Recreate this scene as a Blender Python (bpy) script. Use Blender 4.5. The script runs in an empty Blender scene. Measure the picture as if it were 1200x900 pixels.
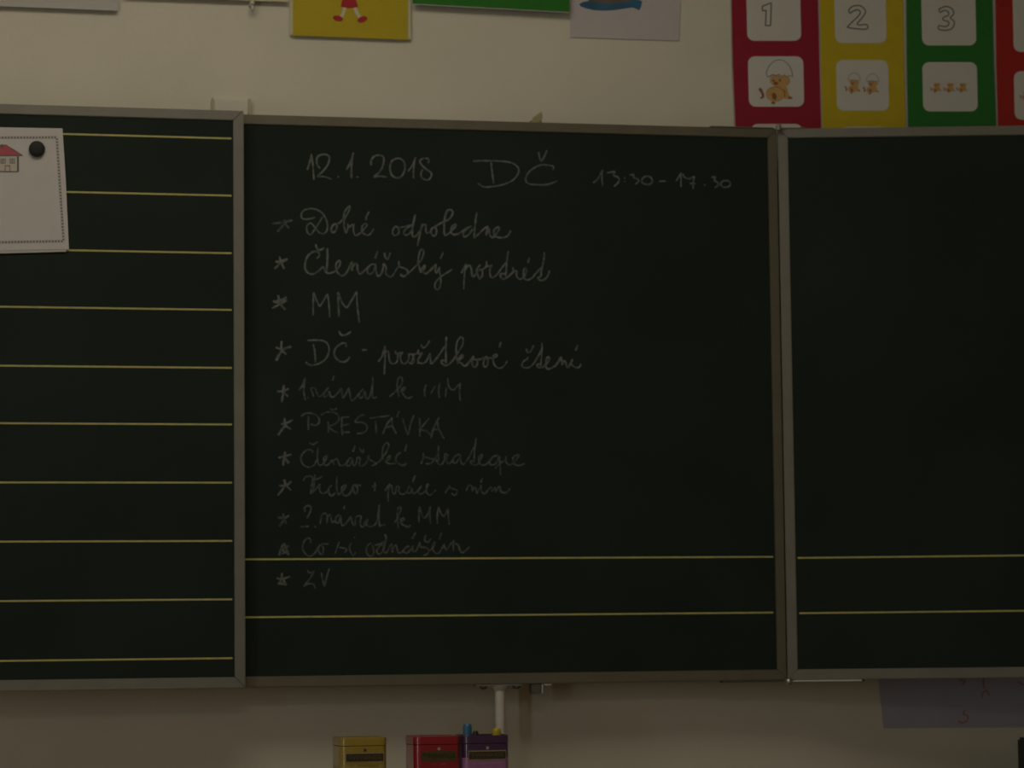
import bpy, bmesh, math, random
from mathutils import Vector, Matrix
random.seed(4)
scene = bpy.context.scene
COL = scene.collection

# ------------------------------------------------------------------ camera
FPX = 3500.0
CAM = Vector((-1.6332, -5.1539, 1.0807))
YAW, PITCH, ROLL = 0.2166, 0.0848, -0.0107
cy, sy, cp, sp = math.cos(YAW), math.sin(YAW), math.cos(PITCH), math.sin(PITCH)
FWD = Vector((sy * cp, cy * cp, sp))
R0 = Vector((cy, -sy, 0)); U0 = R0.cross(FWD)
RGT = R0 * math.cos(ROLL) + U0 * math.sin(ROLL)
UPV = -R0 * math.sin(ROLL) + U0 * math.cos(ROLL)
cam_data = bpy.data.cameras.new('camera')
cam = bpy.data.objects.new('camera', cam_data); COL.objects.link(cam)
cam.matrix_world = Matrix(((RGT.x, UPV.x, -FWD.x, CAM.x), (RGT.y, UPV.y, -FWD.y, CAM.y),
                           (RGT.z, UPV.z, -FWD.z, CAM.z), (0, 0, 0, 1)))
cam_data.sensor_width = 36; cam_data.lens = FPX / 1200 * 36
cam_data.dof.use_dof = True; cam_data.dof.focus_distance = 4.6; cam_data.dof.aperture_fstop = 7.0
cam_data.clip_start = 0.05; cam_data.clip_end = 50
scene.camera = cam

# ------------------------------------------------------------------ light and exposure
world = bpy.data.worlds.new('dusk_sky'); scene.world = world; world.use_nodes = True
world.node_tree.nodes['Background'].inputs[0].default_value = (0.35, 0.42, 0.55, 1)
world.node_tree.nodes['Background'].inputs[1].default_value = 0.05
vs = scene.view_settings
vs.view_transform = 'Standard'; vs.look = 'None'; vs.gamma = 1; vs.use_curve_mapping = False
vs.exposure = -0.55
scene.cycles.max_bounces = 6

def area(name, loc, target, sx, sy_, power, col):
    l = bpy.data.lights.new(name, 'AREA'); l.shape = 'RECTANGLE'; l.size = sx; l.size_y = sy_
    l.energy = power; l.color = col
    o = bpy.data.objects.new(name, l); COL.objects.link(o); o.location = loc
    o.rotation_euler = (Vector(target) - Vector(loc)).to_track_quat('-Z', 'Y').to_euler()
    return o
LAMP_COL = (1.0, 0.90, 0.72)
LAMPS = [(-1.25, -1.42, 3.06, 13.5), (-1.6, -5.2, 3.06, 16)]  # unseen lamps, added to light wall and board from above
for i, (x, y, z, w) in enumerate(LAMPS):
    area('ceiling_lamp_light', (x, y, z - .06), (x, y, 0), 1.3, 0.9, w, LAMP_COL)
area('window_light', (-3.93, -4.0, 1.4), (0, -4.0, 1.4), 0.32, 2.0, 21.0, (0.90, 0.96, 0.96))  # unseen added source on the left, narrow and bright for tin glints

# ------------------------------------------------------------------ materials
def mat(name, col, rough=0.7, metal=0.0, spec=0.5, noise=0.0, scale=40, bump=0.0, bscale=200, col2=None, coat=0):
    m = bpy.data.materials.new(name); m.use_nodes = True
    nt = m.node_tree; b = nt.nodes['Principled BSDF']
    b.inputs['Roughness'].default_value = rough; b.inputs['Metallic'].default_value = metal
    b.inputs['Specular IOR Level'].default_value = spec; b.inputs['Coat Weight'].default_value = coat
    b.inputs['Coat Roughness'].default_value = 0.06
    tc = nt.nodes.new('ShaderNodeTexCoord')
    n = nt.nodes.new('ShaderNodeTexNoise'); n.inputs['Scale'].default_value = scale; n.inputs['Detail'].default_value = 6
    nt.links.new(tc.outputs['Object'], n.inputs['Vector'])
    rp = nt.nodes.new('ShaderNodeValToRGB'); rp.color_ramp.elements[0].position = 0.32; rp.color_ramp.elements[1].position = 0.68
    c2 = col2 if col2 else tuple(c * (1 - noise) for c in col)
    rp.color_ramp.elements[0].color = (*c2, 1); rp.color_ramp.elements[1].color = (*col, 1)
    nt.links.new(n.outputs['Fac'], rp.inputs['Fac']); nt.links.new(rp.outputs['Color'], b.inputs['Base Color'])
    if bump:
        n2 = nt.nodes.new('ShaderNodeTexNoise'); n2.inputs['Scale'].default_value = bscale; n2.inputs['Detail'].default_value = 4
        nt.links.new(tc.outputs['Object'], n2.inputs['Vector'])
        bp = nt.nodes.new('ShaderNodeBump'); bp.inputs['Strength'].default_value = bump; bp.inputs['Distance'].default_value = 0.002
        nt.links.new(n2.outputs['Fac'], bp.inputs['Height']); nt.links.new(bp.outputs['Normal'], b.inputs['Normal'])
    return m
def emis(name, col, s):
    m = bpy.data.materials.new(name); m.use_nodes = True; b = m.node_tree.nodes['Principled BSDF']
    b.inputs['Base Color'].default_value = (.8, .8, .8, 1); b.inputs['Emission Color'].default_value = (*col, 1)
    b.inputs['Emission Strength'].default_value = s
    return m
M = {}
M['wall'] = mat('wall_paint', (.74, .69, .57), .9, noise=.05, scale=9, bump=.25, bscale=120)
M['wall_other'] = mat('wall_paint_side', (.70, .66, .58), .9, noise=.05, scale=5)
M['ceil'] = mat('ceiling_paint', (.8, .78, .73), .9, noise=.03)
M['floor'] = mat('linoleum', (.32, .27, .2), .5, noise=.25, scale=14)
M['slate'] = mat('green_board_enamel', (.021, .030, .024), .7, spec=.12, noise=.22, scale=5, bump=.05, bscale=500)
M['alu'] = mat('brown_anodised_frame', (.168, .150, .105), .5, metal=.25, noise=.12, scale=25)
M['alu_grey'] = mat('grey_aluminium_frame', (.225, .215, .18), .5, metal=.25, noise=.1, scale=25)
M['steel'] = mat('steel', (.5, .5, .48), .3, metal=1, noise=.1)
M['hinge'] = mat('hinge_steel', (.34, .31, .26), .4, metal=.5, noise=.2)
M['dark_steel'] = mat('dark_steel', (.14, .13, .11), .45, metal=.7, noise=.2)
M['line'] = mat('yellow_line_paint', (.58, .53, .12), .8, noise=.35, scale=60, col2=(.42, .41, .22))
M['chalk'] = mat('chalk_dust', (.185, .20, .19), .95, spec=.1, scale=130, col2=(.072, .086, .08))
M['chalk_faint'] = mat('faint_chalk_dust', (.135, .15, .14), .95, spec=.1, scale=130, col2=(.046, .058, .053))
M['white_paper'] = mat('white_paper', (.60, .565, .55), .85, noise=.03)
M['grey_paper'] = mat('greyish_paper', (.53, .51, .48), .85, noise=.04)
M['drawing_paper'] = mat('drawing_paper', (.59, .545, .545), .85, noise=.03)
M['cream'] = mat('cream_edge', (.60, .55, .36), .6, noise=.05)
M['laminate_edge'] = mat('laminate_edge', (.45, .43, .42), .4, noise=.05)
M['yellow_sheet'] = mat('yellow_card', (.52, .40, .008), .75, noise=.06)
M['green_sheet'] = mat('green_card', (.02, .19, .010), .75, noise=.08)
M['crimson'] = mat('crimson_banner', (.34, .008, .03), .6, noise=.08)
M['yellow_b'] = mat('yellow_banner', (.62, .47, .01), .6, noise=.06)
M['green_b'] = mat('green_banner', (.02, .185, .022), .6, noise=.08)
M['red_b'] = mat('red_banner', (.46, .018, .012), .6, noise=.08)
M['card'] = mat('white_card_print', (.68, .66, .60), .75, noise=.03)
M['red_ink'] = mat('red_ink', (.42, .02, .03), .8)
M['skin_ink'] = mat('pale_ink', (.62, .55, .42), .8)
M['blue_ink'] = mat('blue_paint', (.045, .15, .27), .8, noise=.25)
M['grey_ink'] = mat('grey_brown_paint', (.17, .15, .13), .8, noise=.25)
M['outline'] = mat('outline_ink', (.13, .12, .11), .8)
M['outline_light'] = mat('light_outline_ink', (.36, .34, .30), .8)
M['chick'] = mat('orange_yellow_ink', (.68, .40, .15), .8, noise=.2, scale=300)
M['chick_dark'] = mat('brown_ink', (.28, .11, .04), .8)
M['roof_ink'] = mat('pink_red_ink', (.48, .10, .12), .8, noise=.15)
M['purple_paper'] = mat('lavender_paper', (.47, .45, .55), .85, noise=.08, scale=20)
M['red_pen'] = mat('red_pen', (.44, .22, .20), .85)
M['magnet'] = mat('black_magnet', (.008, .008, .009), .65, noise=.1)
M['white_metal'] = mat('white_lacquer', (.60, .57, .50), .4, noise=.05)
M['olive_metal'] = mat('olive_edge', (.50, .46, .30), .5, noise=.1)
M['plate'] = mat('cream_lacquer', (.70, .655, .55), .6, noise=.04)
M['scrap'] = mat('yellowed_tape', (.42, .39, .18), .6, noise=.25, scale=90)
M['tin_y'] = mat('yellow_tin', (.34, .24, .025), .28, noise=.1, scale=60, coat=1.0)
M['tin_r'] = mat('red_tin', (.30, .004, .014), .28, noise=.1, scale=60, coat=1.0)
M['tin_p'] = mat('purple_tin', (.055, .016, .065), .28, noise=.1, scale=60, coat=1.0)
M['tin_lilac'] = mat('lilac_tin_print', (.34, .15, .32), .4, noise=.12, scale=60, coat=.3)
M['tin_olive'] = mat('olive_tin_print', (.36, .29, .07), .4, noise=.2, scale=60, coat=.3)
M['label_dark'] = mat('dark_label', (.045, .032, .014), .5, noise=.3, scale=200)
M['label_olive'] = mat('olive_label', (.085, .065, .014), .5, noise=.3, scale=200)
M['gold'] = mat('gold_print', (.33, .25, .13), .5, noise=.2, scale=200)
M['dim_gold'] = mat('dim_letter_print', (.10, .072, .032), .5)
M['dark_letter'] = mat('dark_letter_print', (.02, .014, .008), .6)
M['pale_print'] = mat('pale_print', (.42, .33, .30), .6)
M['tin_inside'] = mat('tin_inside', (.06, .05, .05), .4, metal=.5)
M['cap_blue'] = mat('blue_plastic', (.05, .16, .30), .35, noise=.05)
M['cap_yellow'] = mat('yellow_plastic', (.50, .37, .02), .35, noise=.05)
M['cap_dark'] = mat('dark_plastic', (.03, .02, .02), .4, noise=.05)
M['barrel'] = mat('white_plastic', (.6, .6, .58), .4)
M['black'] = mat('black_plastic', (.006, .006, .007), .5, noise=.1)
M['wood'] = mat('beech_laminate', (.38, .25, .13), .5, noise=.2, scale=12)

# ------------------------------------------------------------------ helpers
def ray(u, v):
    return FWD + RGT * ((u - 600) / FPX) - UPV * ((v - 450) / FPX)
class Plane:
    """a vertical plane through o; t runs along it, n points into the room"""
    def __init__(s, o, ang):
        s.o = Vector(o); s.t = Vector((math.cos(ang), -math.sin(ang), 0)); s.n = Vector((-math.sin(ang), -math.cos(ang), 0)); s.ang = ang
    def at(s, u, v, d=0.0):
        r = ray(u, v); o = s.o + s.n * d
        return CAM + r * ((o - CAM).dot(s.n) / r.dot(s.n))
    def sz(s, u, v, d=0.0):
        p = s.at(u, v, d) - s.o
        return p.dot(s.t), p.z + s.o.z
    def p(s, a, z, d=0.0):
        q = s.o + s.t * a + s.n * d
        return Vector((q.x, q.y, z))
ZB = 1.0                                   # underside of the board above the floor
WALLY = 0.085
PC = Plane((0, 0, 0), 0.0)                # centre panel, right edge at s = 0
PL = Plane((-0.9796, -0.0338, 0), -0.0094)
PR = Plane((0.0, -0.001, 0), 0.2312)
PW = Plane((0, WALLY, 0), 0.0)            # the wall

def soften(o, lim=.7):
    me = o.data; b = bmesh.new(); b.from_mesh(me)
    for f in b.faces: f.smooth = True
    for e in b.edges:
        if len(e.link_faces) == 2 and e.calc_face_angle() > lim: e.smooth = False
    b.to_mesh(me); b.free()
    m = o.modifiers.new('weighted', 'WEIGHTED_NORMAL'); m.keep_sharp = True; m.weight = 90
    return o
def obj(name, bm, material, parent=None, smooth=False):
    me = bpy.data.meshes.new(name)
    bmesh.ops.recalc_face_normals(bm, faces=bm.faces) if len(bm.faces) else None
    bm.to_mesh(me); bm.free()
    for m in (material if isinstance(material, (list, tuple)) else [material]): me.materials.append(m)
    if smooth:
        for f in me.polygons: f.use_smooth = True
    o = bpy.data.objects.new(name, me); COL.objects.link(o)
    if parent: o.parent = parent
    return o
def tag(o, label=None, cat=None, group=None, kind=None):
    if label: o['label'] = label
    if cat: o['category'] = cat
    if group: o['group'] = group
    if kind: o['kind'] = kind
    return o
def empty(name, loc=(0, 0, 0)):
    o = bpy.data.objects.new(name, None); COL.objects.link(o); o.empty_display_size = .05
    return o
def box(bm, x0, x1, y0, y1, z0, z1, bev=0.0, mi=0):
    r = bmesh.ops.create_cube(bm, size=1)
    for v in r['verts']:
        v.co = Vector(((x0 + x1) / 2 + v.co.x * (x1 - x0), (y0 + y1) / 2 + v.co.y * (y1 - y0), (z0 + z1) / 2 + v.co.z * (z1 - z0)))
    fs = set(f for v in r['verts'] for f in v.link_faces)
    for f in fs: f.material_index = mi
    if bev: bmesh.ops.bevel(bm, geom=list(set(e for v in r['verts'] for e in v.link_edges)), offset=bev, segments=2, affect='EDGES')
def prism(bm, pl, pts, d0, d1, mi=0):
    """pts: list of (s,z) on plane pl; extruded between the depths d0 < d1"""
    a = [bm.verts.new(pl.p(s, z, d0)) for s, z in pts]; b = [bm.verts.new(pl.p(s, z, d1)) for s, z in pts]
    n = len(pts); fs = [bm.faces.new(b), bm.faces.new(a[::-1])]
    for i in range(n):
        fs.append(bm.faces.new((a[i], a[(i + 1) % n], b[(i + 1) % n], b[i])))
    for f in fs: f.material_index = mi
def px_poly(pl, pts, d): return [pl.sz(u, v, d) for u, v in pts]
def ell(cx, cyy, rx, ry, ang=0, n=20):
    c, s = math.cos(math.radians(ang)), math.sin(math.radians(ang))
    return [(cx + rx * math.cos(t) * c - ry * math.sin(t) * s, cyy + rx * math.cos(t) * s + ry * math.sin(t) * c)
            for t in [2 * math.pi * i / n for i in range(n)]]
def rrect(x0, y0, x1, y1, r, n=5):
    out = []
    for cx, cyy, a0 in ((x1 - r, y1 - r, 0), (x0 + r, y1 - r, 90), (x0 + r, y0 + r, 180), (x1 - r, y0 + r, 270)):
        for i in range(n + 1):
            a = math.radians(a0 + 90 * i / n); out.append((cx + r * math.cos(a), cyy + r * math.sin(a)))
    return out
def smoothline(pts, sub=5):
    if len(pts) < 3: return pts
    out = []
    for i in range(len(pts) - 1):
        p0 = pts[max(i - 1, 0)]; p1 = pts[i]; p2 = pts[i + 1]; p3 = pts[min(i + 2, len(pts) - 1)]
        for k in range(sub):
            t = k / sub
            out.append(tuple(.5 * (2 * p1[j] + (p2[j] - p0[j]) * t + (2 * p0[j] - 5 * p1[j] + 4 * p2[j] - p3[j]) * t * t
                                   + (3 * p1[j] - p0[j] - 3 * p2[j] + p3[j]) * t ** 3) for j in (0, 1)))
    out.append(pts[-1]); return out
def ribbon(bm, pl, pts, w, d0, d1, mi=0, closed=False, jitter=0.0, ramp=0.0):
    """a flat stroke of width w (metres) along the (s,z) points, d0..d1 thick"""
    n = len(pts); L = []; Rr = []
    for i in range(n):
        if closed: a = pts[(i - 1) % n]; b = pts[(i + 1) % n]
        else: a = pts[max(i - 1, 0)]; b = pts[min(i + 1, n - 1)]
        dx, dz = b[0] - a[0], b[1] - a[1]; l = math.hypot(dx, dz) or 1
        nx, nz = -dz / l, dx / l
        ww = w / 2 * (1 + random.uniform(-jitter, jitter))
        if not closed and n > 2 and i in (0, n - 1): ww *= .55
        L.append((pts[i][0] + nx * ww, pts[i][1] + nz * ww)); Rr.append((pts[i][0] - nx * ww, pts[i][1] - nz * ww))
    V = [[bm.verts.new(pl.p(*q, d + (ramp * i if d == d1 else 0))) for i, q in enumerate(side)] for side, d in ((L, d1), (Rr, d1), (L, d0), (Rr, d0))]
    rng = range(n if closed else n - 1)
    for i in rng:
        j = (i + 1) % n
        for a, b in ((0, 1), (2, 0), (1, 3)):
            f = bm.faces.new((V[a][i], V[a][j], V[b][j], V[b][i])); f.material_index = mi
def parse(s, x0, y0, k=10.0):
    return [[(x0 + float(q.split(',')[0]) / k, y0 + float(q.split(',')[1]) / k) for q in st.split()] for st in s.split('/')]
def tube(bm, a, b, r0, r1=None, n=20, mi=0):
    r1 = r0 if r1 is None else r1; a = Vector(a); b = Vector(b); ax = (b - a).normalized()
    e = ax.orthogonal().normalized(); g = ax.cross(e)
    A = []; B = []
    for i in range(n):
        t = 2 * math.pi * i / n; q = e * math.cos(t) + g * math.sin(t)
        A.append(bm.verts.new(a + q * r0)); B.append(bm.verts.new(b + q * r1))
    fs = [bm.faces.new(A[::-1]), bm.faces.new(B)]
    for i in range(n): fs.append(bm.faces.new((A[i], A[(i + 1) % n], B[(i + 1) % n], B[i])))
    for f in fs: f.material_index = mi
def lathe(bm, c, axis, prof, n=24, mi=0):
    """prof: (distance along axis, radius)"""
    c = Vector(c); ax = Vector(axis).normalized(); e = ax.orthogonal().normalized(); g = ax.cross(e); rows = []
    for h, r in prof:
        rows.append([bm.verts.new(c + ax * h + (e * math.cos(2 * math.pi * i / n) + g * math.sin(2 * math.pi * i / n)) * max(r, 1e-5)) for i in range(n)])
    for a, b in zip(rows, rows[1:]):
        for i in range(n):
            bm.faces.new((a[i], a[(i + 1) % n], b[(i + 1) % n], b[i])).material_index = mi
    bm.faces.new(rows[0][::-1]).material_index = mi; bm.faces.new(rows[-1]).material_index = mi

# ------------------------------------------------------------------ the room
RX0, RX1, RY1, RZ = -4.0, 3.4, -7.6, 3.1
def struct(name, b, m, holes=None):
    bm = bmesh.new(); box(bm, *b); return tag(obj(name, bm, m), kind='structure')
struct('wall_front', (RX0, RX1, WALLY, WALLY + .15, 0, RZ), M['wall'])
struct('wall_right', (RX1, RX1 + .15, RY1, WALLY + .15, 0, RZ), M['wall_other'])
struct('wall_rear', (RX0, RX1, RY1 - .15, RY1, 0, RZ), M['wall_other'])
bm = bmesh.new()                                    # left wall with an opening for the added, unseen window
WY0, WY1, WZ0, WZ1 = -4.45, -3.55, .3, 2.5
for b in ((RX0 - .15, RX0, RY1 - .15, WY0, 0, RZ), (RX0 - .15, RX0, WY1, WALLY + .15, 0, RZ),
          (RX0 - .15, RX0, WY0, WY1, 0, WZ0), (RX0 - .15, RX0, WY0, WY1, WZ1, RZ)): box(bm, *b)
tag(obj('wall_left', bm, M['wall_other']), kind='structure')
bm = bmesh.new()
for b in ((RX0 - .1, RX0 - .04, WY0, WY0 + .05, WZ0, WZ1), (RX0 - .1, RX0 - .04, WY1 - .05, WY1, WZ0, WZ1),
          (RX0 - .1, RX0 - .04, WY0 + .05, WY1 - .05, WZ0, WZ0 + .05), (RX0 - .1, RX0 - .04, WY0 + .05, WY1 - .05, WZ1 - .05, WZ1),
          (RX0 - .09, RX0 - .05, -4.02, -3.98, WZ0 + .05, WZ1 - .05)): box(bm, *b)
wn = tag(obj('window_1', bm, M['white_metal']), kind='structure')  # invented window frame around the added light, out of view
glass = mat('window_glass', (.8, .85, .88), .05); glass.node_tree.nodes['Principled BSDF'].inputs['Transmission Weight'].default_value = 1
for y0, y1 in ((WY0 + .05, -4.02), (-3.98, WY1 - .05)):
    bm = bmesh.new(); box(bm, RX0 - .075, RX0 - .069, y0, y1, WZ0 + .05, WZ1 - .05); obj('pane', bm, glass, wn)
struct('floor', (RX0 - .15, RX1 + .15, RY1 - .15, WALLY + .15, -.1, 0), M['floor'])
struct('ceiling', (RX0 - .15, RX1 + .15, RY1 - .15, WALLY + .15, RZ, RZ + .1), M['ceil'])
struct('baseboard_front', (RX0, RX1, WALLY - .015, WALLY, 0, .08), M['wood'])
for i, (x, y, z, w) in enumerate(LAMPS):
    t = empty('ceiling_lamp')  # fixture made up to go with the added light
    tag(t, ['broad flat ceiling lamp nearest the blackboard', 'broad flat ceiling lamp above the middle of the classroom'][i], 'lamp')
    bm = bmesh.new(); box(bm, x - .71, x + .71, y - .50, y + .50, z - .02, RZ, .004); obj('housing', bm, M['white_metal'], t)
    bm = bmesh.new(); box(bm, x - .67, x + .67, y - .46, y + .46, z - .045, z - .0201, .004); obj('diffuser', bm, emis('lamp_diffuser', LAMP_COL, 1.5), t)

# ------------------------------------------------------------------ blackboard
board = empty('blackboard')
tag(board, 'dark green three-panel school blackboard in an aluminium frame on the wall', 'blackboard')
H = 1.0
def panel(name, pl, s0, s1, m_frame, rw, label):
    """slate plus four rails; s0..s1 along the plane, front of the frame at d = 0"""
    bm = bmesh.new(); w = rw * .6
    prism(bm, pl, [(s0 + w, ZB + w), (s1 - w, ZB + w), (s1 - w, ZB + H - w), (s0 + w, ZB + H - w)], -.020, -.003)
    p = obj(name, bm, M['slate'], board); p['label'] = label
    o = [(s0, ZB), (s1, ZB), (s1, ZB + H), (s0, ZB + H)]
    rb, rt = .0190, .0172
    i_ = [(s0 + rw, ZB + rb), (s1 - rw, ZB + rb), (s1 - rw, ZB + H - rt), (s0 + rw, ZB + H - rt)]
    for k in range(4):
        j = (k + 1) % 4; bm = bmesh.new()
        prism(bm, pl, [o[k], o[j], i_[j], i_[k]], -.024, 0.0)
        bmesh.ops.bevel(bm, geom=bm.edges[:], offset=.0012, segments=2, affect='EDGES')
        obj('frame_rail', bm, m_frame, p)
    return p
centre = panel('centre_panel', PC, -1.0, 0.0, M['alu'], .0172, 'wide middle panel covered with chalk writing')
left = panel('left_wing', PL, -.5, 0.0, M['alu_grey'], .0182, 'left wing with yellow ruled lines')
right = panel('right_wing', PR, .0015, .50, M['alu_grey'], .0182, 'right wing swung slightly forward, empty')
def ruled(pl, parent, s0, s1, z):
    bm = bmesh.new(); prism(bm, pl, [(s0, z - .0015), (s1, z - .0015), (s1, z + .0015), (s0, z + .0015)], -.003, -.0026)
    obj('ruled_line', bm, M['line'], parent)
for i, y in enumerate([162, 229, 296.5, 363, 431, 497.3, 565.5, 633.8, 702.3, 771.3]):
    ruled(PL, left, -.478, PL.sz(271.3 + i * .15, y)[0], PL.sz(272, y)[1])
for y0, y1 in ((654.7, 653.2), (722.8, 718.4)):
    z = (PC.sz(290, y0)[1] + PC.sz(905, y1)[1]) / 2
    ruled(PC, centre, -.978, PC.sz(906.7, y1)[0], z)
for y0, y1, x0 in ((653.2, 651.4, 935), (718.3, 716, 937)):
    z = (PR.sz(940, y0)[1] + PR.sz(1198, y1)[1]) / 2
    ruled(PR, right, PR.sz(x0, y0)[0], .478, z)

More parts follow.
